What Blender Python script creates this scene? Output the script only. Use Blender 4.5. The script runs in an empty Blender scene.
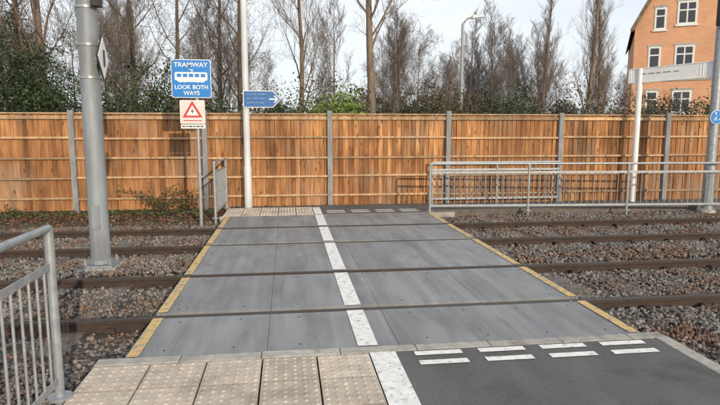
import bpy, math, random
import numpy as np
from mathutils import Vector, Matrix
random.seed(7); np.random.seed(7)
R=math.radians
scene=bpy.context.scene
# ---------------------------------------------------------------- materials
def nmat(name,c1,c2=None,scale=5,rough=.8,bump=0,bscale=60,island=0,metal=0,stretch=(1,1,1),lo=.35,hi=.65,c3=None,s3=1.5,lo3=.55,hi3=.7,detail=6,spec=.5,bdist=.02,speck=0,streak=None):
    m=bpy.data.materials.new(name); m.use_nodes=True
    nt=m.node_tree; N=nt.nodes; L=nt.links
    b=N['Principled BSDF']; b.inputs['Roughness'].default_value=rough; b.inputs['Metallic'].default_value=metal
    b.inputs['Specular IOR Level'].default_value=spec
    tc=N.new('ShaderNodeTexCoord'); mp=N.new('ShaderNodeMapping'); mp.inputs['Scale'].default_value=stretch
    L.new(tc.outputs['Object'],mp.inputs['Vector'])
    def noise(s,d=detail,vec=None):
        n=N.new('ShaderNodeTexNoise'); n.inputs['Scale'].default_value=s; n.inputs['Detail'].default_value=d; n.inputs['Roughness'].default_value=.6
        L.new(vec or mp.outputs['Vector'],n.inputs['Vector']); return n
    def mr(src,a,bb,c=0,d=1):
        n=N.new('ShaderNodeMapRange'); n.inputs['From Min'].default_value=a; n.inputs['From Max'].default_value=bb
        n.inputs['To Min'].default_value=c; n.inputs['To Max'].default_value=d; L.new(src,n.inputs['Value']); return n.outputs['Result']
    def mix(fac,a,bb,bt='MIX'):
        n=N.new('ShaderNodeMix'); n.data_type='RGBA'; n.blend_type=bt
        if isinstance(fac,float): n.inputs[0].default_value=fac
        else: L.new(fac,n.inputs[0])
        for i,v in ((6,a),(7,bb)):
            if isinstance(v,tuple): n.inputs[i].default_value=(*v,1)
            else: L.new(v,n.inputs[i])
        return n.outputs[2]
    def grey(v):
        cb=N.new('ShaderNodeCombineColor')
        for i in range(3): L.new(v,cb.inputs[i])
        return cb.outputs[0]
    if c2 is None: c2=tuple(x*.8 for x in c1)
    col=mix(mr(noise(scale).outputs['Fac'],lo,hi),c1,c2)
    if c3 is not None: col=mix(mr(noise(s3).outputs['Fac'],lo3,hi3),col,c3)
    if streak:
        m2=N.new('ShaderNodeMapping'); m2.inputs['Scale'].default_value=streak; m2.inputs['Rotation'].default_value=(0,0,.12); L.new(tc.outputs['Object'],m2.inputs['Vector'])
        n2=noise(1.,7,m2.outputs['Vector']); n2.inputs['Distortion'].default_value=.6
        col=mix(1.0,col,grey(mr(n2.outputs['Fac'],.35,.65,.82,1.12)),'MULTIPLY')
    if island:
        g=N.new('ShaderNodeNewGeometry')
        col=mix(1.0,col,grey(mr(g.outputs['Random Per Island'],0,1,1-island,1+island)),'MULTIPLY')
    if speck:
        col=mix(1.0,col,grey(mr(noise(190,3).outputs['Fac'],.3,.7,1-speck,1+speck)),'MULTIPLY')
    L.new(col,b.inputs['Base Color'])
    if bump:
        bp=N.new('ShaderNodeBump'); bp.inputs['Strength'].default_value=bump; bp.inputs['Distance'].default_value=bdist
        L.new(noise(bscale,4).outputs['Fac'],bp.inputs['Height']); L.new(bp.outputs['Normal'],b.inputs['Normal'])
    return m
M={}
M['ground']=nmat('soil_grass',(.07,.055,.035),(.05,.065,.025),2,.95,.6,40,c3=(.11,.075,.045),s3=6)
M['ballastbed']=nmat('ballast_bed',(.05,.043,.037),(.09,.077,.067),45,.95,1,50,bdist=.04)
M['stone']=nmat('ballast_stone',(.12,.106,.097),(.20,.185,.17),3,.9,.3,80,island=.6,c3=(.145,.085,.055),s3=1.3,lo3=.46,hi3=.64)
M['panel']=nmat('crossing_panel',(.195,.205,.216),(.25,.258,.268),1.3,.58,.25,260,c3=(.14,.147,.155),s3=1.9,lo3=.46,hi3=.75,stretch=(1.9,.6,1),bdist=.006,speck=.2,island=.07,streak=(6,.35,1))
M['dark']=nmat('flangeway_dark',(.012,.011,.01),(.02,.018,.016),9,.9)
M['asphalt']=nmat('asphalt',(.085,.083,.085),(.135,.132,.132),180,.8,.7,230,c3=(.065,.066,.067),s3=1.6,bdist=.008,speck=.35,streak=(2.5,.8,1))
M['rust']=nmat('rail_rust',(.033,.023,.019),(.055,.035,.026),12,.85,.3,80)
M['railtop']=nmat('rail_head_steel',(.032,.027,.025),(.055,.048,.044),8,.45,0,metal=.3,stretch=(.2,4,1))
M['sleeper']=nmat('sleeper_concrete',(.15,.135,.12),(.10,.088,.075),7,.9,.4,60)
M['paint']=nmat('white_road_paint',(.80,.80,.78),(.62,.62,.60),14,.7,.2,120,c3=(.28,.28,.28),s3=19,lo3=.56,hi3=.69,spec=.3)
M['yellow']=nmat('yellow_road_paint',(.62,.42,.15),(.50,.36,.16),14,.75,.2,120,c3=(.26,.24,.22),s3=12,lo3=.48,hi3=.64)
M['buff']=nmat('buff_paver',(.54,.465,.385),(.41,.355,.295),9,.88,.3,200,island=.15,c3=(.26,.23,.20),s3=2.7,lo3=.48,hi3=.75,speck=.12)
M['kerb']=nmat('kerb_concrete',(.43,.41,.37),(.31,.295,.27),12,.9,.4,120,island=.12,c3=(.2,.19,.17),s3=4,lo3=.5,hi3=.7,speck=.1)
M['galv']=nmat('galvanised_steel',(.36,.38,.40),(.25,.27,.285),14,.42,.05,60,metal=.35)
M['polegrey']=nmat('pole_grey_paint',(.25,.275,.30),(.19,.21,.23),5,.5,.05,60,stretch=(1,1,.3),c3=(.14,.15,.16),s3=3,lo3=.5,hi3=.8,streak=(14,14,.7))
M['polewhite']=nmat('pole_white_paint',(.60,.62,.64),(.46,.48,.50),5,.5,stretch=(1,1,.3))
M['post']=nmat('fence_post_concrete',(.27,.27,.28),(.18,.18,.18),8,.85,.2,60,stretch=(1,1,.4))
M['white']=nmat('white_sign_face',(.75,.75,.74),(.66,.66,.66),5,.5)
M['blue']=nmat('sign_blue',(.01,.19,.56),(.01,.17,.50),4,.4)
M['blue2']=nmat('direction_sign_blue',(.012,.11,.36),(.012,.10,.30),4,.4)
M['red']=nmat('sign_red',(.55,.03,.03),(.5,.03,.03),4,.45)
M['pink']=nmat('sign_faded_face',(.68,.60,.57),(.6,.52,.5),6,.5)
M['black']=nmat('black_paint',(.015,.015,.016),(.022,.022,.022),8,.5)
M['bark']=nmat('bark',(.13,.10,.075),(.07,.055,.042),6,.95,.5,30,stretch=(1,1,.3))
M['barklight']=nmat('bark_light',(.22,.165,.12),(.12,.09,.07),6,.95,.5,30,stretch=(1,1,.3))
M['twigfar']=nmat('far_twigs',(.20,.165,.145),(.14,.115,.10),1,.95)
M['leafdark']=nmat('evergreen_leaf',(.022,.040,.014),(.04,.062,.022),1.2,.55,island=.55)
M['leafbrown']=nmat('brown_leaf',(.09,.062,.035),(.05,.05,.025),1.2,.8,island=.5)
M['leafbright']=nmat('bright_leaf',(.17,.24,.04),(.11,.18,.035),2,.5,island=.4)
M['litter']=nmat('leaf_litter',(.18,.07,.035),(.11,.055,.03),3,.8,island=.6)
M['weed']=nmat('weed_leaf',(.06,.10,.03),(.09,.10,.04),2,.7,island=.4)
M['roof']=nmat('roof_tile',(.10,.05,.04),(.07,.04,.035),3,.85,.6,20)
M['glass']=nmat('window_glass',(.03,.035,.045),(.05,.055,.065),1,.08)
M['upvc']=nmat('white_frame',(.72,.72,.70),(.64,.64,.62),3,.5)
def wood(name,base,dark,pale):
    m=bpy.data.materials.new(name); m.use_nodes=True; nt=m.node_tree; N=nt.nodes; L=nt.links
    b=N['Principled BSDF']; b.inputs['Roughness'].default_value=.8; b.inputs['Specular IOR Level'].default_value=.25
    tc=N.new('ShaderNodeTexCoord'); g=N.new('ShaderNodeNewGeometry')
    mul=N.new('ShaderNodeMath'); mul.operation='MULTIPLY'; mul.inputs[1].default_value=37.; L.new(g.outputs['Random Per Island'],mul.inputs[0])
    cx=N.new('ShaderNodeCombineXYZ'); L.new(mul.outputs[0],cx.inputs[2])
    va=N.new('ShaderNodeVectorMath'); L.new(tc.outputs['Object'],va.inputs[0]); L.new(cx.outputs[0],va.inputs[1])
    mp=N.new('ShaderNodeMapping'); mp.inputs['Scale'].default_value=(22,22,1.3); L.new(va.outputs[0],mp.inputs['Vector'])
    n1=N.new('ShaderNodeTexNoise'); n1.inputs['Scale'].default_value=1.3; n1.inputs['Detail'].default_value=6; L.new(mp.outputs[0],n1.inputs['Vector'])
    r=N.new('ShaderNodeValToRGB'); e=r.color_ramp.elements
    e[0].position=.3; e[0].color=(*dark,1); e[1].position=.7; e[1].color=(*pale,1); k=e.new(.5); k.color=(*base,1)
    L.new(n1.outputs['Fac'],r.inputs[0])
    def stain_shade(scale,sz,a,bb,amt,col,src):  # dark bands: tree shadows painted into the wood colour, along with real stains
        mp2=N.new('ShaderNodeMapping'); mp2.inputs['Scale'].default_value=sz; L.new(tc.outputs['Object'],mp2.inputs['Vector'])
        n2=N.new('ShaderNodeTexNoise'); n2.inputs['Scale'].default_value=scale; n2.inputs['Detail'].default_value=6; L.new(mp2.outputs[0],n2.inputs['Vector'])
        mr=N.new('ShaderNodeMapRange'); mr.inputs['From Min'].default_value=a; mr.inputs['From Max'].default_value=bb; mr.inputs['To Max'].default_value=amt; L.new(n2.outputs['Fac'],mr.inputs['Value'])
        mx=N.new('ShaderNodeMix'); mx.data_type='RGBA'; L.new(mr.outputs[0],mx.inputs[0]); L.new(src,mx.inputs[6]); mx.inputs[7].default_value=(*col,1); return mx.outputs[2]
    c=stain_shade(.45,(1,1,.8),.42,.62,.6,tuple(d*1.0 for d in dark),r.outputs[0])
    c=stain_shade(2.2,(2.2,1,.5),.46,.7,.7,tuple(d*.6 for d in dark),c)
    c=stain_shade(1.1,(1,1,1),.5,.7,.45,(.26,.21,.16),c)
    m2=N.new('ShaderNodeMapRange'); m2.inputs['To Min'].default_value=.6; m2.inputs['To Max'].default_value=1.28; L.new(g.outputs['Random Per Island'],m2.inputs['Value'])
    cb=N.new('ShaderNodeCombineColor'); [L.new(m2.outputs[0],cb.inputs[i]) for i in range(3)]
    mm=N.new('ShaderNodeMix'); mm.data_type='RGBA'; mm.blend_type='MULTIPLY'; mm.inputs[0].default_value=1; L.new(c,mm.inputs[6]); L.new(cb.outputs[0],mm.inputs[7])
    vo=N.new('ShaderNodeTexVoronoi'); mp3=N.new('ShaderNodeMapping'); mp3.inputs['Scale'].default_value=(7,1,3.2); L.new(va.outputs[0],mp3.inputs['Vector']); L.new(mp3.outputs[0],vo.inputs['Vector'])
    vo.inputs['Scale'].default_value=1.
    k2=N.new('ShaderNodeMapRange'); k2.inputs['From Min'].default_value=.10; k2.inputs['From Max'].default_value=.2; k2.inputs['To Min'].default_value=.75; k2.inputs['To Max'].default_value=0; L.new(vo.outputs['Distance'],k2.inputs['Value'])
    m4=N.new('ShaderNodeMix'); m4.data_type='RGBA'; L.new(k2.outputs[0],m4.inputs[0]); L.new(mm.outputs[2],m4.inputs[6]); m4.inputs[7].default_value=(*[d*.5 for d in dark],1)
    L.new(m4.outputs[2],b.inputs['Base Color'])
    bp=N.new('ShaderNodeBump'); bp.inputs['Strength'].default_value=.4; bp.inputs['Distance'].default_value=.01; L.new(n1.outputs['Fac'],bp.inputs['Height']); L.new(bp.outputs[0],b.inputs['Normal'])
    return m
M['wood']=wood('fence_board_wood',(.42,.20,.08),(.19,.082,.036),(.55,.32,.15))
M['woodrail']=wood('fence_rail_wood',(.50,.33,.19),(.32,.20,.11),(.57,.41,.25))
def brickmat():
    m=bpy.data.materials.new('orange_brick'); m.use_nodes=True; nt=m.node_tree; N=nt.nodes; L=nt.links
    b=N['Principled BSDF']; b.inputs['Roughness'].default_value=.9
    tc=N.new('ShaderNodeTexCoord'); sp=N.new('ShaderNodeSeparateXYZ'); L.new(tc.outputs['Object'],sp.inputs[0])
    ad=N.new('ShaderNodeMath'); L.new(sp.outputs[0],ad.inputs[0]); L.new(sp.outputs[1],ad.inputs[1])
    cb=N.new('ShaderNodeCombineXYZ'); L.new(ad.outputs[0],cb.inputs[0]); L.new(sp.outputs[2],cb.inputs[1])
    br=N.new('ShaderNodeTexBrick'); L.new(cb.outputs[0],br.inputs['Vector'])
    br.inputs['Color1'].default_value=(.64,.315,.17,1); br.inputs['Color2'].default_value=(.57,.265,.14,1); br.inputs['Mortar'].default_value=(.56,.38,.26,1)
    br.inputs['Scale'].default_value=1; br.inputs['Brick Width'].default_value=.225; br.inputs['Row Height'].default_value=.075; br.inputs['Mortar Size'].default_value=.01
    n=N.new('ShaderNodeTexNoise'); n.inputs['Scale'].default_value=.9; n.inputs['Detail'].default_value=6; L.new(tc.outputs['Object'],n.inputs['Vector'])
    mr=N.new('ShaderNodeMapRange'); mr.inputs['To Min'].default_value=.75; mr.inputs['To Max'].default_value=1.25; L.new(n.outputs['Fac'],mr.inputs['Value'])
    c2=N.new('ShaderNodeCombineColor'); [L.new(mr.outputs[0],c2.inputs[i]) for i in range(3)]
    mm=N.new('ShaderNodeMix'); mm.data_type='RGBA'; mm.blend_type='MULTIPLY'; mm.inputs[0].default_value=1; L.new(br.outputs['Color'],mm.inputs[6]); L.new(c2.outputs[0],mm.inputs[7])
    L.new(mm.outputs[2],b.inputs['Base Color']); return m
M['brick']=brickmat()
# ---------------------------------------------------------------- mesh builder
class B:
    def __init__(s): s.v=[]; s.f=[]; s.m=[]; s.mats=[]
    def mi(s,k):
        if k not in s.mats: s.mats.append(k)
        return s.mats.index(k)
    def add(s,vs,fs,k):
        o=len(s.v); i=s.mi(k); s.v+= [tuple(v) for v in vs]
        for f in fs: s.f.append(tuple(o+a for a in f)); s.m.append(i)
    def box(s,x0,x1,y0,y1,z0,z1,k):
        s.add([(x0,y0,z0),(x1,y0,z0),(x1,y1,z0),(x0,y1,z0),(x0,y0,z1),(x1,y0,z1),(x1,y1,z1),(x0,y1,z1)],
          [(0,3,2,1),(4,5,6,7),(0,1,5,4),(1,2,6,5),(2,3,7,6),(3,0,4,7)],k)
    def bar(s,a,b,w,h,k):
        a=Vector(a);b=Vector(b);d=(b-a).normalized(); up=Vector((0,0,1))
        if abs(d.z)>.95: up=Vector((0,1,0))
        sd=d.cross(up).normalized()*w/2; u=sd.cross(d).normalized()*h/2
        vs=[a-sd-u,a+sd-u,a+sd+u,a-sd+u,b-sd-u,b+sd-u,b+sd+u,b-sd+u]
        s.add(vs,[(0,1,2,3),(7,6,5,4),(0,4,5,1),(1,5,6,2),(2,6,7,3),(3,7,4,0)],k)
    def cyl(s,a,b,r0,r1,k,n=12,cap=True):
        a=Vector(a);b=Vector(b);d=(b-a).normalized(); up=Vector((0,0,1)) if abs(d.z)<.95 else Vector((1,0,0))
        p=d.cross(up).normalized(); q=d.cross(p)
        vs=[a+(p*math.cos(t)+q*math.sin(t))*r0 for t in [2*math.pi*i/n for i in range(n)]]+[b+(p*math.cos(t)+q*math.sin(t))*r1 for t in [2*math.pi*i/n for i in range(n)]]
        fs=[(i,(i+1)%n,n+(i+1)%n,n+i) for i in range(n)]
        if cap: fs+=[tuple(range(n))[::-1],tuple(range(n,2*n))]
        s.add(vs,fs,k)
    def sheet(s,x0,x1,y0,y1,z,k): s.add([(x0,y0,z),(x1,y0,z),(x1,y1,z),(x0,y1,z)],[(0,1,2,3)],k)
    def poly(s,pts,k): s.add(pts,[tuple(range(len(pts)))],k)
    def obj(s,name,smooth=False,parent=None,bevel=0,autos=False):
        me=bpy.data.meshes.new(name); me.from_pydata(s.v,[],s.f)
        for k in s.mats: me.materials.append(M[k])
        me.polygons.foreach_set('material_index',s.m)
        if smooth: me.polygons.foreach_set('use_smooth',[True]*len(s.f))
        me.update(); o=bpy.data.objects.new(name,me); scene.collection.objects.link(o)
        if smooth and autos:
            try: me.set_sharp_from_angle(angle=R(40))
            except Exception: pass
        if parent: o.parent=parent
        if bevel:
            md=o.modifiers.new('bevel','BEVEL'); md.width=bevel; md.segments=2; md.limit_method='ANGLE'
        return o
def empty(name,loc=(0,0,0),rz=0):
    e=bpy.data.objects.new(name,None); e.location=loc; e.rotation_euler=(0,0,rz); scene.collection.objects.link(e); return e
def text(body,loc,size,mat,parent,sx=1,name='lettering',rot=(R(90),0,0),bold=.0):
    c=bpy.data.curves.new(name,'FONT'); c.body=body; c.size=size; c.align_x='CENTER'; c.align_y='CENTER'; c.offset=bold
    c.materials.append(M[mat]); o=bpy.data.objects.new(name,c); o.location=loc; o.rotation_euler=rot; o.scale=(sx,1,1)
    scene.collection.objects.link(o); o.parent=parent; return o
def raw(name,verts,faces,mat,n,parent=None,smooth=False,link=True):
    me=bpy.data.meshes.new(name); V=len(verts); F=len(faces)
    me.vertices.add(V); me.vertices.foreach_set('co',np.asarray(verts,dtype=np.float32).ravel())
    me.loops.add(F*n); me.loops.foreach_set('vertex_index',np.asarray(faces,dtype=np.int32).ravel())
    me.polygons.add(F); me.polygons.foreach_set('loop_start',np.arange(0,F*n,n,dtype=np.int32)); me.polygons.foreach_set('loop_total',np.full(F,n,dtype=np.int32))
    if smooth: me.polygons.foreach_set('use_smooth',np.ones(F,dtype=bool))
    me.materials.append(M[mat]); me.update(calc_edges=True); me.validate()
    if not link: return me
    o=bpy.data.objects.new(name,me); scene.collection.objects.link(o)
    if parent: o.parent=parent
    return o
# ---------------------------------------------------------------- ground
b=B(); b.sheet(-400,400,-300,600,-.17,'ground'); b.obj('ground')
b=B(); b.sheet(-60,60,4.0,10.75,-.125,'ballastbed'); b.sheet(-60,-1.5,-6,3.99,-.125,'ballastbed'); b.sheet(3.1,60,-6,3.99,-.125,'ballastbed'); b.sheet(2.98,60,10.76,11.5,-.125,'ballastbed'); b.obj('ballast_bed')
b=B(); b.sheet(-60,-1.3,10.76,13.2,-.11,'ground'); b.obj('soil_verge')
phi=(1+5**.5)/2
ico=np.array([(-1,phi,0),(1,phi,0),(-1,-phi,0),(1,-phi,0),(0,-1,phi),(0,1,phi),(0,-1,-phi),(0,1,-phi),(phi,0,-1),(phi,0,1),(-phi,0,-1),(-phi,0,1)])/math.sqrt(1+phi*phi)
icf=np.array([(0,11,5),(0,5,1),(0,1,7),(0,7,10),(0,10,11),(1,5,9),(5,11,4),(11,10,2),(10,7,6),(7,1,8),(3,9,4),(3,4,2),(3,2,6),(3,6,8),(3,8,9),(4,9,5),(2,4,11),(6,2,10),(8,6,7),(9,8,1)])
rails=[5.15,6.635,8.38,9.865]
pts=[]
def scatter(x0,x1,y0,y1,dens):
    n=int((x1-x0)*(y1-y0)*dens); x=np.random.uniform(x0,x1,n); y=np.random.uniform(y0,y1,n)
    ok=(x>-.48*y-2.2)&(x<.85*y+2.0)
    for r in rails: ok&=np.abs(y-r)>.06
    on=((np.abs(((x+.1)%.65)-.325)<.11)&(((y>4.75)&(y<7.05))|((y>7.98)&(y<10.28))))
    ok&=~(on&(np.random.rand(n)<.4))
    x=x[ok];y=y[ok]
    z=-.128+.03*np.random.rand(len(x))+.018*np.sin(x*1.7+y)*np.sin(y*2.3)+np.where((y>7.1)&(y<7.9),.03,0)
    pts.append(np.stack([x,y,z],1))
scatter(-9,-1.5,1.5,4.2,1300); scatter(-9,-1.28,4.2,10.9,1050); scatter(3.12,13,2.2,7.2,1200); scatter(2.98,13.5,7.2,11.45,850)
scatter(-8,-1.4,10.9,12.6,90)
# a few strays kicked onto the deck edges and kerbs
k=170; xx=np.where(np.random.rand(k)<.5,-1.2+np.abs(np.random.normal(0,.12,k)),2.92-np.abs(np.random.normal(0,.12,k))); pts.append(np.stack([xx,np.random.uniform(4.2,11.1,k),np.full(k,.004)],1))
k2=len(pts[-1])
P=np.concatenate(pts); n=len(P)
S=np.random.uniform(.010,.025,(n,1,1))*np.random.uniform(.6,1.3,(n,1,3)); S[-k2:]*=.38
V=ico[None]*(1+np.random.uniform(-.32,.32,(n,12,1)))*S
a=np.random.uniform(0,6.28,n); c,s=np.cos(a),np.sin(a)
X=V[:,:,0]*c[:,None]-V[:,:,1]*s[:,None]; Y=V[:,:,0]*s[:,None]+V[:,:,1]*c[:,None]
V=np.stack([X,Y,V[:,:,2]],2)+P[:,None]
Fc=(icf[None]+(np.arange(n)*12)[:,None,None]).reshape(-1,3)
raw('ballast_stones',V.reshape(-1,3),Fc,'stone',3)
b=B()
for t0,t1 in ((4.65,7.15),(7.88,10.38)):
    x=-26.
    while x<30:
        if not(-1.35<x<3.05): b.box(x-.12,x+.12,t0,t1,-.25,-.105,'sleeper')
        x+=.65
b.obj('concrete_sleepers',bevel=.01)
for y in rails:
    b=B(); yc=y
    prof=[(-.07,-.15),(.07,-.15),(.07,-.138),(.012,-.12),(.012,-.045),(.035,-.035),(.035,-.006),(.028,0),(-.028,0),(-.035,-.006),(-.035,-.035),(-.012,-.045),(-.012,-.12),(-.07,-.138)]
    m=len(prof); vs=[(-60,yc+p[0],p[1]) for p in prof]+[(60,yc+p[0],p[1]) for p in prof]
    for i in range(m):
        j=(i+1)%m; k='railtop' if i in(6,7,8) else 'rust'
        b.add([vs[i],vs[j],vs[m+j],vs[m+i]],[(0,1,2,3)],k)
    x=-12
    while x<16:
        if not(-1.35<x<3.05):
            for sg in(-1,1): b.box(x-.04,x+.04,yc+sg*.075-.03,yc+sg*.075+.03,-.098,-.07,'rust')
        x+=.65
    b.obj('tram_rail')
# ---------------------------------------------------------------- crossing deck
zones=[(4.21,5.108),(5.255,6.53),(6.677,8.338),(8.485,9.76),(9.907,11.2)]
XL,XR=-1.24,2.95
b=B()
b.box(XL,XR,4.2,11.21,-.16,-.052,'dark')
xs=[XL,-.18,.86,1.9,XR]
for (a0,a1) in zones:
    for i in range(4):
        dz=random.uniform(-.002,.001)
        b.box(xs[i]+.0015,xs[i+1]-.0015,a0,a1,-.05,dz,'panel')
        for px in (.25,.75):
            for yy in (a0+.12,a1-.12):
                X0=xs[i]+(xs[i+1]-xs[i])*px; b.cyl((X0,yy,dz+.0005),(X0,yy,dz+.0025),.010,.010,'dark',8)
b.obj('crossing_deck',bevel=.002)
b=B(); 
for (a0,a1) in zones:
    b.sheet(.53,.69,a0+.006,a1-.006,.006,'paint')
b.sheet(.60,.80,-4,4.07,.008,'paint')
b.sheet(.53,.69,11.25,12.3,.006,'paint')
x=.94
for i in range(4):
    for y in (3.80,3.97): b.sheet(x,x+.37,y,y+.075,.008,'paint')
    x+=.505
x=.80
for i in range(4):
    for y in (11.45,11.68): b.sheet(x,x+.38,y,y+.09,.006,'paint')
    x+=.52
b.obj('white_road_marking')
b=B()
for (a0,a1) in zones:
    b.sheet(XL+.01,XL+.10,a0+.006,a1-.006,.006,'yellow'); b.sheet(XR-.11,XR-.02,a0+.006,a1-.006,.006,'yellow')
b.obj('yellow_road_marking')
b=B(); b.box(.61,2.97,-6,4.075,-.16,.003,'asphalt'); b.obj('asphalt_path')
b=B()
x=-1.42
while x<2.95:
    b.box(x+.003,min(x+.6,3.09)-.003,4.08,4.2,-.16,.006+random.uniform(-.002,.003),'kerb'); x+=.6
y=-6
while y<4.0:
    b.box(2.975,3.09,y+.003,min(y+.9,4.075)-.003,-.16,.012+random.uniform(-.003,.003),'kerb'); y+=.9
b.obj('kerb_edging',bevel=.006)
b=B()
def paver(x,y,w,bl=True):
    z=random.uniform(-.002,.002)
    b.box(x+.005,x+w-.005,y+.006,y+w-.006,-.05,.004+z,'buff')
    if bl:
        for i in range(6):
            for j in range(6):
                cx=x+(i+.5)*w/6; cy=y+(j+.5)*w/6
                b.cyl((cx,cy,.003+z),(cx,cy,.0105+z),.017,.009,'buff',8)
for i in range(5):
    for j in range(4): paver(-1.415+i*.403,4.072-.403*(j+1),.4)
for i in range(5):
    for j in range(4,22): paver(-1.415+i*.403,4.072-.403*(j+1),.4,False)
b.box(-1.42,.60,-5,4.076,-.16,-.045,'dark')
b.obj('tactile_paving')
b=B()
for i in range(5):
    for j in range(3): paver(-1.30+i*.365,11.26+.37*j,.362)
b.box(-1.31,.528,11.23,12.4,-.16,-.045,'dark')
b.obj('tactile_paving')
b=B(); b.box(.532,30,11.52,12.66,-.16,.0,'asphalt'); b.box(.532,2.96,11.225,11.519,-.16,.0,'asphalt'); b.box(-1.31,.531,12.41,12.66,-.16,0,'asphalt'); b.obj('asphalt_path')
b=B(); x=2.97
while x<29: b.box(x+.003,x+.9-.003,11.46,11.518,-.16,.015,'sleeper'); x+=.9
x=-1.35
while x<2.9: b.box(x+.003,x+.6-.003,11.212,11.224,-.1,.002,'kerb'); x+=.6
b.obj('kerb_edging')
# ---------------------------------------------------------------- fence
b=B(); x=-32.
while x<34:
    w=random.uniform(.095,.125); h=2.03+random.uniform(-.008,.008); d=random.uniform(0,.014); t=random.uniform(-.006,.006)
    b.add([(x,12.80-d,-.05),(x+w-.004,12.812-d,-.05),(x+w-.004,12.83,-.05),(x,12.83,-.05),(x+t,12.80-d,h),(x+w-.004+t,12.812-d,h),(x+w-.004+t,12.83,h),(x+t,12.83,h)],
      [(0,3,2,1),(4,5,6,7),(0,1,5,4),(1,2,6,5),(2,3,7,6),(3,0,4,7)],'wood'); x+=w
posts=[-4.56+2.76*k for k in range(-10,14)]
for p0,p1 in zip(posts[:-1],posts[1:]):
    for z in (.22,.66,1.09,1.53): 
        dz=random.uniform(-.015,.015); b.box(p0+.055,p1-.055,12.735,12.784,z-.022+dz,z+.022+dz,'woodrail')
    b.box(p0+.055,p1-.055,12.755,12.845,2.043,2.072,'woodrail')
    b.box(p0+.055,p1-.055,12.745,12.783,1.93,2.00,'woodrail')
for p in posts:
    b.box(p-.055,p+.055,12.70,12.795,-.15,2.12+random.uniform(-.015,.015),'post')
b.obj('wooden_fence')
# ---------------------------------------------------------------- railings
def railing(name,a,c,posts_at,h=1.08,z2=.87,zb=.12,sp=.11,rp=.03):
    a=Vector((*a,0));c=Vector((*c,0)); d=(c-a); L=d.length; d.normalize(); b=B(); U=Vector((0,0,1))
    b.cyl(a+U*h,c+U*h,.024,.024,'galv',12)
    b.bar(a+U*z2,c+U*z2,.012,.045,'galv'); b.bar(a+U*zb,c+U*zb,.012,.045,'galv')
    for p in posts_at:
        q=a+d*p; b.cyl(q-U*.12,q+U*(h+.0),rp,rp,'galv',14)
        b.cyl(q-U*.005,q+U*.012,.075,.075,'galv',14)
    s=sp
    while s<L-.03:
        if min(abs(s-p) for p in posts_at)>.04:
            q=a+d*s; b.cyl(q+U*zb,q+U*z2,.0085,.0085,'galv',8,cap=False)
        s+=sp
    return b.obj(name,smooth=True,autos=True)
railing('guard_railing',(-1.47,3.62),(-1.47,-1.4),[0.,1.67,3.34,5.0],h=1.1,z2=.86,sp=.105,rp=.029)
railing('guard_railing',(2.95,11.38),(9.3,10.9),[0,2.1,4.25,6.35],h=1.0,z2=.82,sp=.13,rp=.027)
railing('guard_railing',(3.3,12.55),(6.4,12.55),[0,1.55,3.1],h=.96,z2=.79,sp=.13,rp=.022)
railing('guard_railing',(-1.40,11.0),(-1.34,12.55),[0,1.5],h=1.08,z2=.9,sp=.12,rp=.027)
# ---------------------------------------------------------------- big pole left
E=empty('overhead_line_mast',(-2.44,7.55,0))
b=B()
b.box(-.24,.24,-.24,.24,-.17,-.06,'kerb'); b.obj('concrete_base',parent=E,bevel=.015)
b=B()
b.box(-.19,.19,-.19,.19,-.06,-.025,'polegrey')
for sx in(-1,1):
    for sy in(-1,1):
        b.cyl((sx*.15,sy*.15,-.02),(sx*.15,sy*.15,.05),.016,.016,'galv',6); b.cyl((sx*.15,sy*.15,-.02),(sx*.15,sy*.15,.01),.028,.028,'galv',6)
b.cyl((0,0,-.02),(0,0,.03),.15,.135,'polegrey',28)
b.cyl((0,0,.0),(0,0,8),.122,.110,'polegrey',32)
b.box(-.05,.05,-.135,-.105,.45,.75,'polegrey')
for z in (2.35,2.75,3.2,3.6): b.cyl((0,0,z-.015),(0,0,z+.015),.128,.128,'galv',28)
b.obj('pole',parent=E,smooth=True,autos=True)
b=B()
def diamond(c,r,off,k,th=.004):
    sd=Vector((.06,-.998,0)); nn=Vector((.998,.06,0))
    cc=Vector(c); P=[cc+sd*r,cc+Vector((0,0,r)),cc-sd*r,cc-Vector((0,0,r))]
    b.add([p-nn*th+nn*off for p in P]+[p+nn*th+nn*off for p in P],[(0,1,2,3),(7,6,5,4),(0,4,5,1),(1,5,6,2),(2,6,7,3),(3,7,4,0)],k)
diamond((.19,-.10,2.58),.25,.012,'white'); diamond((.19,-.10,2.58),.29,0,'black')
b.box(.207,.210,-.13,-.06,2.48,2.68,'black')
b.box(.10,.20,-.16,.0,3.2,3.62,'black')
b.bar((0,0,2.58),(.19,-.1,2.58),.03,.03,'galv'); b.bar((0,0,3.4),(.14,-.08,3.4),.03,.03,'galv')
b.obj('diamond_plate',parent=E)
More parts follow.
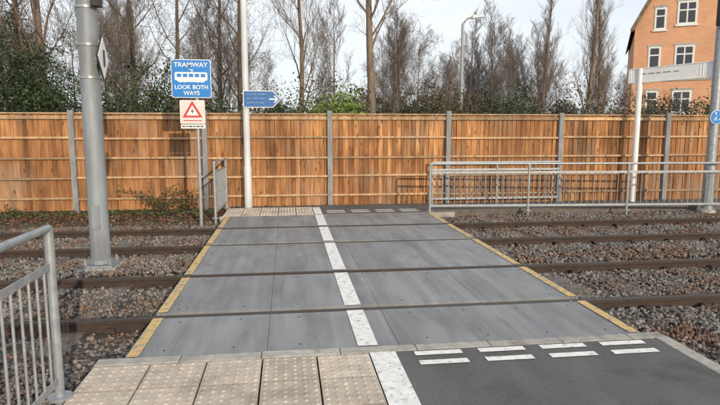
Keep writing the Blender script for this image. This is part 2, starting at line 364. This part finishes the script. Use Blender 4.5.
# ---------------------------------------------------------------- tramway sign
E=empty('tramway_warning_sign',(-1.66,10.8,0))
b=B(); b.cyl((.02,0,-.12),(.02,0,2.98),.033,.033,'galv',16); b.obj('post',parent=E,smooth=True,autos=True)
def rrect(cx,cz,w,h,r,y,k,bb,th=.004):
    pts=[]
    for (sx,sz,a0) in((1,1,0),(-1,1,90),(-1,-1,180),(1,-1,270)):
        for i in range(5):
            a=R(a0+22.5*i); pts.append((cx+sx*(w/2-r)+r*abs(math.cos(a))*sx,cz+sz*(h/2-r)+r*abs(math.sin(a))*sz))
    n=len(pts); vs=[(p[0],y,p[1]) for p in pts]+[(p[0],y+th,p[1]) for p in pts]
    bb.add(vs,[tuple(range(n))[::-1],tuple(range(n,2*n))]+[(i,(i+1)%n,n+(i+1)%n,n+i) for i in range(n)],k)
b=B(); cx=-.06; cz=2.63
rrect(cx,cz,.71,.69,.04,-.05,'white',b,.006); rrect(cx,cz,.685,.665,.034,-.054,'blue',b,.003)
b.box(cx-.3,cx+.3,-.043,-.025,cz+.18,cz+.22,'galv'); b.box(cx-.3,cx+.3,-.043,-.025,cz-.22,cz-.18,'galv')
tz=cz+.04
rrect(cx,tz,.58,.15,.03,-.058,'white',b,.003)
for i in range(5): rrect(cx-.212+.106*i,tz+.018,.08,.06,.008,-.061,'blue',b,.002)
b.box(cx-.24,cx+.24,-.0575,-.0545,tz-.10,tz-.075,'white')
for dx in(-.19,-.12,.12,.19): b.cyl((cx+dx,-.0605,tz-.09),(cx+dx,-.0545,tz-.09),.022,.022,'white',12)
b.bar((cx,-.056,tz+.075),(cx+.035,-.056,tz+.095),.003,.011,'white'); b.bar((cx+.035,-.056,tz+.095),(cx-.005,-.056,tz+.118),.003,.011,'white'); b.box(cx-.04,cx+.04,-.0575,-.0545,tz+.116,tz+.126,'white')
dz=2.03
rrect(cx,dz,.45,.43,.02,-.05,'pink',b,.006)
def tri(c,r,y,k): b.add([(c[0]-r*.9,y,c[1]-r*.5),(c[0]+r*.9,y,c[1]-r*.5),(c[0],y,c[1]+r*1.02),(c[0]-r*.9,y+.002,c[1]-r*.5),(c[0]+r*.9,y+.002,c[1]-r*.5),(c[0],y+.002,c[1]+r*1.02)],[(0,1,2),(5,4,3),(0,3,4,1),(1,4,5,2),(2,5,3,0)],k)
tri((cx,dz+.0),.20,-.053,'red'); tri((cx,dz-.003),.125,-.056,'white')
b.add([(cx+.01,-.0575,dz+.07),(cx-.035,-.0575,dz+.0),(cx-.0,-.0575,dz+.008),(cx-.02,-.0575,dz-.052),(cx+.035,-.0575,dz+.025),(cx+.004,-.0575,dz+.018)],[(0,1,2,5),(5,2,3,4)],'black')
b.box(cx-.17,cx+.17,-.0535,-.0505,dz-.165,dz-.15,'red')
rrect(cx+.005,1.765,.44,.075,.01,-.05,'white',b,.006)
xx=cx-.19
for w in (.05,.03,.07,.04,.06,.05): b.box(xx,xx+w,-.0525,-.0495,1.755,1.778,'black'); xx+=w+.015
b.obj('sign_plate',parent=E)
text('TRAMWAY',(cx,-.0575,cz+.245),.118,'white',E,sx=1.02,bold=.0015)
text('LOOK BOTH',(cx,-.0575,cz-.155),.104,'white',E,sx=1.0,bold=.0015)
text('WAYS',(cx,-.0575,cz-.262),.104,'white',E,sx=1.0,bold=.0015)
# ---------------------------------------------------------------- pale pole with direction sign
E=empty('direction_signpost',(-.87,12.5,0))
b=B(); b.cyl((0,0,-.1),(0,0,7.2),.075,.062,'polewhite',20); b.cyl((0,0,-.1),(0,0,.9),.085,.085,'polewhite',20)
b.obj('pole',parent=E,smooth=True,autos=True)
b=B(); z=2.36
def plate(pl,z,y0,y1,k,b):
    n=len(pl); vs=[(p[0],y0,z+p[1]) for p in pl]+[(p[0],y1,z+p[1]) for p in pl]
    b.add(vs,[tuple(range(n)),tuple(range(n,2*n))[::-1]]+[((i+1)%n,i,n+i,n+(i+1)%n) for i in range(n)],k)
plate([(-.05,-.18),(.58,-.18),(.76,0),(.58,.18),(-.05,.18)],z,-.10,-.09,'white',b); plate([(-.035,-.165),(.574,-.165),(.738,0),(.574,.165),(-.035,.165)],z,-.104,-.101,'blue2',b)
for zz,ws in ((.09,(.12,.06,.15)),(.0,(.08,.14,.1)),(-.09,(.15,.05,.09))):
    xx=.03
    for w in ws:
        q=xx
        while q<xx+w: 
            hh=random.choice((.02,.03,.026)); b.box(q,q+.005,-.1065,-.1045,z+zz,z+zz+hh,'galv'); b.box(q+.005,q+.011,-.1065,-.1045,z+zz+random.choice((0,.012,.018)),z+zz+.02,'galv'); q+=.021
        xx+=w+.03
b.bar((.50,-.1055,z),(.66,-.1055,z),.002,.026,'white')
b.bar((.61,-.106,z+.07),(.685,-.106,z),.0015,.026,'white'); b.bar((.61,-.1065,z-.07),(.685,-.1065,z),.0015,.026,'white')
b.box(-.08,.08,-.09,.08,z+.10,z+.13,'galv'); b.box(-.08,.08,-.09,.08,z-.13,z-.10,'galv')
b.obj('arrow_board',parent=E)
# ---------------------------------------------------------------- right: signal mast + portal
E=empty('tram_signal_mast',(9.16,11.15,0))
b=B(); b.cyl((0,0,-.15),(0,0,6.5),.105,.09,'galv',24); b.cyl((0,0,-.1),(0,0,1.0),.12,.12,'galv',24)
b.cyl((0,0,-.12),(0,0,-.02),.2,.2,'kerb',24)
b.obj('pole',parent=E,smooth=True,autos=True)
b=B(); b.box(-.22,.20,-.36,-.10,3.86,4.55,'black')
for zz in (4.03,4.21,4.39):
    b.cyl((-.01,-.361,zz),(-.01,-.47,zz),.07,.075,'black',16,cap=False); b.cyl((-.01,-.361,zz),(-.01,-.367,zz),.06,.06,'glass',16)
b.box(-.03,.03,-.1,0,4.1,4.14,'galv'); b.box(-.03,.03,-.1,0,4.4,4.44,'galv')
b.obj('signal_head',parent=E,bevel=.01)
b=B()
b.cyl((-.06,-.135,1.97),(-.06,-.145,1.97),.15,.15,'white',32); b.cyl((-.06,-.1455,1.97),(-.06,-.149,1.97),.14,.14,'blue',32)
y=-.1515
b.cyl((-.09,y+.001,2.055),(-.09,y-.001,2.055),.02,.02,'white',12)
b.bar((-.09,y,2.03),(-.085,y,1.965),.002,.035,'white'); b.bar((-.09,y,1.97),(-.125,y,1.90),.002,.016,'white'); b.bar((-.085,y,1.97),(-.06,y,1.90),.002,.016,'white'); b.bar((-.10,y,2.02),(-.06,y,1.985),.002,.012,'white')
b.cyl((.01,y+.001,2.02),(.01,y-.001,2.02),.015,.015,'white',12); b.bar((.01,y,2.0),(.01,y,1.955),.002,.026,'white'); b.bar((.01,y,1.96),(-.01,y,1.905),.002,.012,'white'); b.bar((.01,y,1.96),(.032,y,1.905),.002,.012,'white')
b.box(-.06,.02,-.135,.0,1.95,1.99,'galv')
b.obj('shared_path_disc',parent=E)
E=empty('height_barrier',(0,0,0))
b=B(); b.cyl((8.2,12.4,-.1),(8.2,12.4,3.12),.065,.065,'white',20)
a=Vector((8.05,12.59,2.95)); c=Vector((9.12,11.2,3.0))
b.bar(a,c,.05,.30,'white')
d=(c-a).normalized(); nrm=Vector((-d.y,d.x,0)); nrm=nrm if nrm.y<0 else -nrm
for k,(t,l) in enumerate(((.28,.10),(.42,.14),(.60,.09),(.74,.16),(.96,.1))):
    p=a+d*t+nrm*.028+Vector((0,0,.03)); b.bar(p,p+d*l,.004,.03,'galv')
for t in (.02,.06,1.5,1.56): p=a+d*t; b.bar(p-Vector((0,0,.165)),p+Vector((0,0,.165)),.07,.02,'white')
b.bar(a+d*.1-Vector((0,0,.16)),c-Vector((0,0,.16)),.07,.02,'white'); b.bar(a+Vector((0,0,.16)),c+Vector((0,0,.16)),.07,.02,'white')
b.obj('beam_and_post',parent=E)
E=empty('street_lamp',(7.55,24,0))
b=B(); b.cyl((0,0,-.2),(0,0,6.2),.085,.06,'galv',14); b.cyl((0,0,6.2),(.18,-.03,6.42),.045,.04,'galv',10); b.cyl((.18,-.03,6.42),(.42,-.06,6.48),.04,.04,'galv',10)
b.add([(.38,-.15,6.42),(.90,-.17,6.5),(.90,.02,6.5),(.38,.02,6.42),(.38,-.12,6.56),(.84,-.14,6.62),(.84,0,6.62),(.38,0,6.56)],[(0,3,2,1),(4,5,6,7),(0,1,5,4),(1,2,6,5),(2,3,7,6),(3,0,4,7)],'polewhite')
b.obj('column_and_head',parent=E)
# ---------------------------------------------------------------- brick house
E=empty('brick_house',(21.3,33.0,0),R(-31))
W=9.6; EH=8.0; AP=17.4; D=12
b=B()
b.poly([(0,0,-.3),(W,0,-.3),(W,0,EH),(W/2,0,AP),(0,0,EH)],'brick')
b.poly([(0,D,-.3),(0,D,EH),(W/2,D,AP),(W,D,EH),(W,D,-.3)],'brick')
b.poly([(0,D,-.3),(0,0,-.3),(0,0,EH),(0,D,EH)],'brick'); b.poly([(W,0,-.3),(W,D,-.3),(W,D,EH),(W,0,EH)],'brick'); b.obj('walls',parent=E)
b=B()
for sg in(0,1):
    x0,x1=(-.2,W/2) if sg==0 else (W+.2,W/2)
    sl=(AP-EH)/(W/2); z0=EH-.2*sl
    P=[(x0,-.25,z0+.1),(x1,-.25,AP+.1),(x1,D+.25,AP+.1),(x0,D+.25,z0+.1)]
    b.add(P+[(p[0],p[1],p[2]+.22) for p in P],[(0,1,2,3),(7,6,5,4),(0,4,5,1),(1,5,6,2),(2,6,7,3),(3,7,4,0)],'roof')
    b.bar((x0,-.28,z0+.10),(x1,-.28,AP+.10),.05,.22,'barklight')
b.obj('roof',parent=E)
b=B()
def win(cx,cz,w,h):
    b.box(cx-w/2-.07,cx+w/2+.07,-.035,-.002,cz-h/2-.07,cz+h/2+.07,'upvc')
    nx=2 if w>.7 else 1; 
    for i in range(nx):
        x0=cx-w/2+i*w/nx; b.box(x0+.04,x0+w/nx-.04,-.041,-.036,cz+h*.17,cz+h/2-.03,'glass'); b.box(x0+.04,x0+w/nx-.04,-.041,-.036,cz-h/2+.04,cz+h*.10,'glass')
    b.box(cx-w/2-.15,cx+w/2+.15,-.09,-.003,cz-h/2-.17,cz-h/2-.072,'upvc'); b.box(cx-w/2-.15,cx+w/2+.15,-.03,-.003,cz+h/2+.072,cz+h/2+.2,'kerb')
for zz in (.9,3.4,6.05,8.6):
    for xx,w in ((1.15,.55),(2.75,.9),(5.3,.95),(7.9,.62)):
        if zz>8 and (xx<1.4 or xx>7): 
            if xx<2: win(1.35,8.35,.5,1.15)
            continue
        win(xx,zz,w,1.2)
b.box(-.03,W+.03,-.05,-.004,4.65,4.8,'kerb')
b.obj('windows',parent=E)
# ---------------------------------------------------------------- trees
def make_tree(name,seed,H,r0,mat,spread=.9,upr=.5,nl=16,levels=(7,6,4),first=.25,minr=.005,curve=.12,limb=.34,tcurve=.5):
    rnd=random.Random(seed); V=[];F=[]
    def tube(pts,rs,n):
        o=len(V)
        for i,(p,r) in enumerate(zip(pts,rs)):
            d=(pts[min(i+1,len(pts)-1)]-pts[max(i-1,0)]).normalized()
            u=d.cross(Vector((.3,.9,.1))).normalized(); w=d.cross(u)
            for k in range(n):
                a=2*math.pi*k/n; V.append(p+(u*math.cos(a)+w*math.sin(a))*r)
        for i in range(len(pts)-1):
            for k in range(n): F.append((o+i*n+k,o+i*n+(k+1)%n,o+(i+1)*n+(k+1)%n,o+(i+1)*n+k))
    def grow(p,d,L,r,lev):
        segs=(10,6,4,3,2)[lev]; pts=[p.copy()];rs=[r]; cur=p.copy(); dd=d.copy()
        for i in range(segs):
            j=curve*(tcurve if lev==0 else 1.4)
            dd=(dd+Vector((rnd.uniform(-j,j),rnd.uniform(-j,j),rnd.uniform(-j*.5,j)+ (.06 if lev>0 else .02)))).normalized()
            cur=cur+dd*L/segs; pts.append(cur.copy()); t=(i+1)/segs; rs.append(max(r*(1-t*(.82 if lev==0 else .85)),minr*.6))
        tube(pts,rs,(8,6,4,3,3)[lev])
        if lev>=len(levels)+1: return
        cnt=nl if lev==0 else levels[lev-1]
        for c in range(cnt):
            t=(first+(1-first)*(c+rnd.random())/cnt) if lev==0 else (.15+.85*(c+rnd.random())/cnt)
            i=min(int(t*segs),segs-1); q=pts[i].lerp(pts[i+1],t*segs-i); base=(pts[i+1]-pts[i]).normalized()
            rr=max(rs[i]*(.36 if lev==0 else .5),minr)
            az=rnd.uniform(0,6.283); per=base.cross(Vector((math.cos(az),math.sin(az),.17))).normalized()
            nd=(base*upr+per*spread*rnd.uniform(.6,1.1)+Vector((0,0,.18))).normalized()
            LL=(H*limb*(1.15-t*.75) if lev==0 else L*rnd.uniform(.38,.62))
            grow(q,nd,LL*rnd.uniform(.75,1.2),rr,lev+1)
    grow(Vector((0,0,0)),Vector((rnd.uniform(-.03,.03),rnd.uniform(-.03,.03),1)).normalized(),H,r0,0)
    return raw(name,[tuple(v) for v in V],F,mat,4,smooth=True,link=False)
T1=make_tree('tree_a',1,12,.15,'barklight',spread=.75,upr=.8)
T2=make_tree('tree_b',2,11,.13,'bark',spread=.95,upr=.5)
T3=make_tree('tree_c',3,13,.16,'barklight',spread=.55,upr=.9,nl=26,first=.2,limb=.2,tcurve=.25)
T4=make_tree('tree_d',4,9,.10,'bark',spread=.9,upr=.5,nl=14)
T7=make_tree('tree_g',9,12,.17,'barklight',spread=.85,upr=.6,nl=15,first=.35,limb=.28,tcurve=.18)
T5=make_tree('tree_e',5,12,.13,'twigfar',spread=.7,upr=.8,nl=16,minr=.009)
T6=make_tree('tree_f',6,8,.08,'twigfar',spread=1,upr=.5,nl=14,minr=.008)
def put(me,name,x,y,s=1,rz=None,parent=None,sz=None):
    o=bpy.data.objects.new(name,me); o.location=(x,y,-.2); o.rotation_euler=(0,0,rz if rz is not None else random.uniform(0,6.28)); o.scale=(s,s,sz or s)
    scene.collection.objects.link(o)
    if parent: o.parent=parent
    return o
near=[(T2,-10.5,17.5,1),(T2,-8.2,19,.95),(T1,-6.6,16.8,.9),(T2,-4.7,18.5,.85),(T4,-3.2,16.5,.9),(T2,-1.6,20,.85),(T1,.5,21,.8),
      (T7,3.0,19.5,1),(T4,5.0,25,.72),(T3,14.9,32,.8),(T3,17.2,31,.95),(T3,20.2,34.5,.85),(T1,-12.5,20,1),(T4,12.2,27,.6),(T7,-9.2,16.2,.9),(T4,-7.4,15.8,.8),(T2,-2.6,23,.9)]
for me,x,y,s in near: put(me,'bare_tree',x,y,s)
E=empty('distant_treeline')
random.seed(11)
for i in range(78):
    x=random.uniform(-28,50); y=random.uniform(32,52)
    if 17<x<42: y=random.uniform(54,60)
    lo,hi=(.6,.95) if x<-4 else (.5,.78)
    if y>53: lo,hi=.6,.85
    m_=random.choice((T5,T6)); s=random.uniform(lo,hi)*(1.3 if m_ is T6 else 1)
    put(m_,'winter_tree',x,y,s,parent=E)
# ---------------------------------------------------------------- leafy shrubs
def leaves(name,blobs,dens,size,mat,parent=None,seed=1):
    rs=np.random.RandomState(seed); C=[]
    for (cx,cy,cz,rx,ry,rz) in blobs:
        K=int(22*(rx*ry+rx*rz+ry*rz)/1.5)+8
        d=rs.normal(size=(K,3)); d/=np.linalg.norm(d,axis=1)[:,None]
        cc=d*np.array([rx,ry,rz])*rs.uniform(.45,1.12,(K,1))+np.array([cx,cy,cz])
        per=int(dens*(rx*ry+rx*rz+ry*rz)/K)+3
        for k in range(K):
            r=rs.uniform(.12,.32); C.append(cc[k]+rs.normal(size=(per,3))*r*np.array([1,1,.8]))
    C=np.concatenate(C); C=C[C[:,2]>-.15]; n=len(C)
    u=rs.normal(size=(n,3)); u/=np.linalg.norm(u,axis=1)[:,None]
    w=np.cross(u,rs.normal(size=(n,3))); w/=np.linalg.norm(w,axis=1)[:,None]
    s=size*rs.uniform(.6,1.4,(n,1)); Q=np.stack([C-u*s,C+w*s*.45,C+u*s,C-w*s*.45],1)
    return raw(name,Q.reshape(-1,3),np.arange(n*4).reshape(-1,4),mat,4,parent=parent)
E=empty('evergreen_shrubs')
rnd=random.Random(5); bl=[]
x=-14
while x<-2.6:
    h=3.1+ (1.1 if x<-7.0 else 0)+rnd.uniform(-.6,.5); bl.append((x,16+rnd.uniform(-.6,1.2),h*.5,1.0,.8,h*.5)); x+=.7
while x<2.2:
    h=2.35+rnd.uniform(-.35,.5); bl.append((x,17+rnd.uniform(-.6,1.0),h*.5,.9,.8,h*.5)); x+=.85
leaves('holly_foliage',bl,1100,.045,'leafdark',E,2)
bl=[]; x=2.5
while x<22:
    h=2.65+rnd.uniform(-.4,.6); bl.append((x,21+rnd.uniform(-1,1.2),h*.5,1.0,.8,h*.5)); x+=1.0
leaves('laurel_foliage',bl,700,.055,'leafdark',E,3)
bl=[(rnd.uniform(-14,22),19+rnd.uniform(-.5,4),rnd.uniform(1.2,2.2),1.2,.9,1.3) for i in range(34)]
leaves('bramble_foliage',bl,330,.05,'leafbrown',E,4)
leaves('ivy_foliage',[(-8.3,19,4,.45,.45,2.2),(-10.5,17.5,3.6,.5,.5,2.2),(-6.6,16.8,3.2,.35,.35,1.6),(-9.5,18.3,3.9,.9,.6,1.0),(-4.7,18.5,3.2,.35,.35,1.3),(-8.9,17,3.8,.9,.5,.8)],1100,.045,'leafdark',E,6)
leaves('laurel_bush',[(1.42,14.6,1.5,.55,.45,1.0),(1.0,14.8,1.7,.4,.35,.65),(1.85,14.8,1.5,.4,.35,.75)],2200,.045,'leafbright',None,7)
E=empty('woodland_scrub')
bl=[]; x=-34
while x<60:
    h=4+rnd.uniform(-.8,1.5); bl.append((x,44+rnd.uniform(-3,3) + (14 if 17<x<42 else 0),h*.5,2.2,1.2,h*.5)); x+=2.1
leaves('scrub_foliage',bl,130,.16,'leafbrown',E,8)
def bramble(name,cx,cy,n,h,seed):
    rs=random.Random(seed); b=B()
    for i in range(n):
        a=rs.uniform(0,6.28); L=rs.uniform(.4,1)*h; p=Vector((cx+rs.uniform(-.25,.25),cy+rs.uniform(-.1,.08),-.1)); d=Vector((math.cos(a)*.35,math.sin(a)*.12,1)).normalized()
        for k in range(6):
            q=p+d*L/6; q.y=min(q.y,12.68); b.cyl(p,q,.005,.004,'bark',4,cap=False)
            for _ in range(3):
                c=q+Vector((rs.uniform(-.05,.05),rs.uniform(-.06,.0),rs.uniform(-.03,.03))); u=Vector((rs.uniform(-1,1),rs.uniform(-1,1),rs.uniform(-.6,.6))).normalized()*rs.uniform(.02,.045); w=u.cross(Vector((rs.uniform(-1,1),rs.uniform(-1,1),1))).normalized()*u.length*.6
                b.add([c-u,c+w,c+u,c-w],[(0,1,2,3)],rs.choice(('weed','litter','weed')))
            p=q; d=(d+Vector((math.cos(a)*.25,0,-.22))).normalized()
    return b.obj(name)
bramble('bramble_plant',-2.75,12.5,22,1.0,1); bramble('bramble_plant',-2.2,12.5,10,.55,2); bramble('bramble_plant',-5.8,12.4,8,.35,3)
rs=np.random.RandomState(3)
def litter(name,n,fx,mat,size=.03):
    C=fx(n); u=rs.normal(size=(len(C),3)); u[:,2]*=.35; u/=np.linalg.norm(u,axis=1)[:,None]; w=np.cross(u,np.array([0,0,1])+rs.normal(size=(len(C),3))*.35); w/=np.linalg.norm(w,axis=1)[:,None]
    s=size*rs.uniform(.5,1.3,(len(C),1)); Q=np.stack([C-u*s,C+w*s*.7,C+u*s,C-w*s*.7],1); raw(name,Q.reshape(-1,3),np.arange(len(C)*4).reshape(-1,4),mat,4)
litter('fallen_leaves',7500,lambda n:np.stack([rs.uniform(-8.5,-1.4,n),12.7-np.abs(rs.normal(0,.85,n)),-.095+rs.uniform(0,.03,n)],1),'litter')
litter('fallen_leaves',2200,lambda n:np.stack([rs.uniform(-8,-1.5,n),rs.uniform(1.5,11,n),-.09+rs.uniform(0,.03,n)],1),'litter',.022)
litter('fallen_leaves',1500,lambda n:np.stack([rs.uniform(3.1,12,n),rs.uniform(2.5,11.3,n),-.09+rs.uniform(0,.03,n)],1),'litter',.022)
litter('fallen_leaves',260,lambda n:np.stack([rs.uniform(-1.2,9,n),12.64-np.abs(rs.normal(0,.12,n)),.01+rs.uniform(0,.01,n)],1),'litter',.025)
litter('grass_weeds',2600,lambda n:np.stack([rs.uniform(-8.5,-1.5,n),12.6-np.abs(rs.normal(0,.5,n)),-.08+rs.uniform(0,.08,n)],1),'weed',.028)
# ---------------------------------------------------------------- light
el=R(16); az=R(163)
sd=Vector((math.sin(az)*math.cos(el),math.cos(az)*math.cos(el),math.sin(el)))
sl=bpy.data.lights.new('sun','SUN'); sl.energy=3.5; sl.angle=R(.6); sl.color=(1,.84,.64)
so=bpy.data.objects.new('sun',sl); so.rotation_euler=sd.to_track_quat('Z','Y').to_euler(); scene.collection.objects.link(so)
w=bpy.data.worlds.new('World'); scene.world=w; w.use_nodes=True; nt=w.node_tree; N=nt.nodes; L=nt.links
bg=N['Background']; bg.inputs['Strength'].default_value=.15
sk=N.new('ShaderNodeTexSky'); sk.sky_type='NISHITA'; sk.sun_disc=False; sk.sun_elevation=el; sk.sun_rotation=az; sk.air_density=1; sk.dust_density=1.5; sk.ozone_density=1.5
tc=N.new('ShaderNodeTexCoord'); mp=N.new('ShaderNodeMapping'); mp.inputs['Scale'].default_value=(1,1,3.2); L.new(tc.outputs['Generated'],mp.inputs[0])
nz=N.new('ShaderNodeTexNoise'); nz.inputs['Scale'].default_value=2.2; nz.inputs['Detail'].default_value=7; nz.inputs['Roughness'].default_value=.55; L.new(mp.outputs[0],nz.inputs['Vector'])
mr=N.new('ShaderNodeMapRange'); mr.inputs['From Min'].default_value=.35; mr.inputs['From Max'].default_value=.62; mr.inputs['To Min'].default_value=.75; mr.inputs['To Max'].default_value=1; L.new(nz.outputs['Fac'],mr.inputs['Value'])
mx=N.new('ShaderNodeMix'); mx.data_type='RGBA'; L.new(mr.outputs[0],mx.inputs[0]); L.new(sk.outputs[0],mx.inputs[6]); mx.inputs[7].default_value=(6.5,6.8,7.1,1)
L.new(mx.outputs[2],bg.inputs['Color'])
# ---------------------------------------------------------------- camera
cd=bpy.data.cameras.new('camera'); cd.lens=28; cd.sensor_width=36; cd.clip_end=2000; cd.clip_start=.05
co=bpy.data.objects.new('camera',cd); co.location=(0,0,1.7); co.rotation_euler=(R(90-7.377),0,R(-7.37)); scene.collection.objects.link(co); scene.camera=co
scene.view_settings.view_transform='Standard'; scene.view_settings.look='None'; scene.view_settings.exposure=0
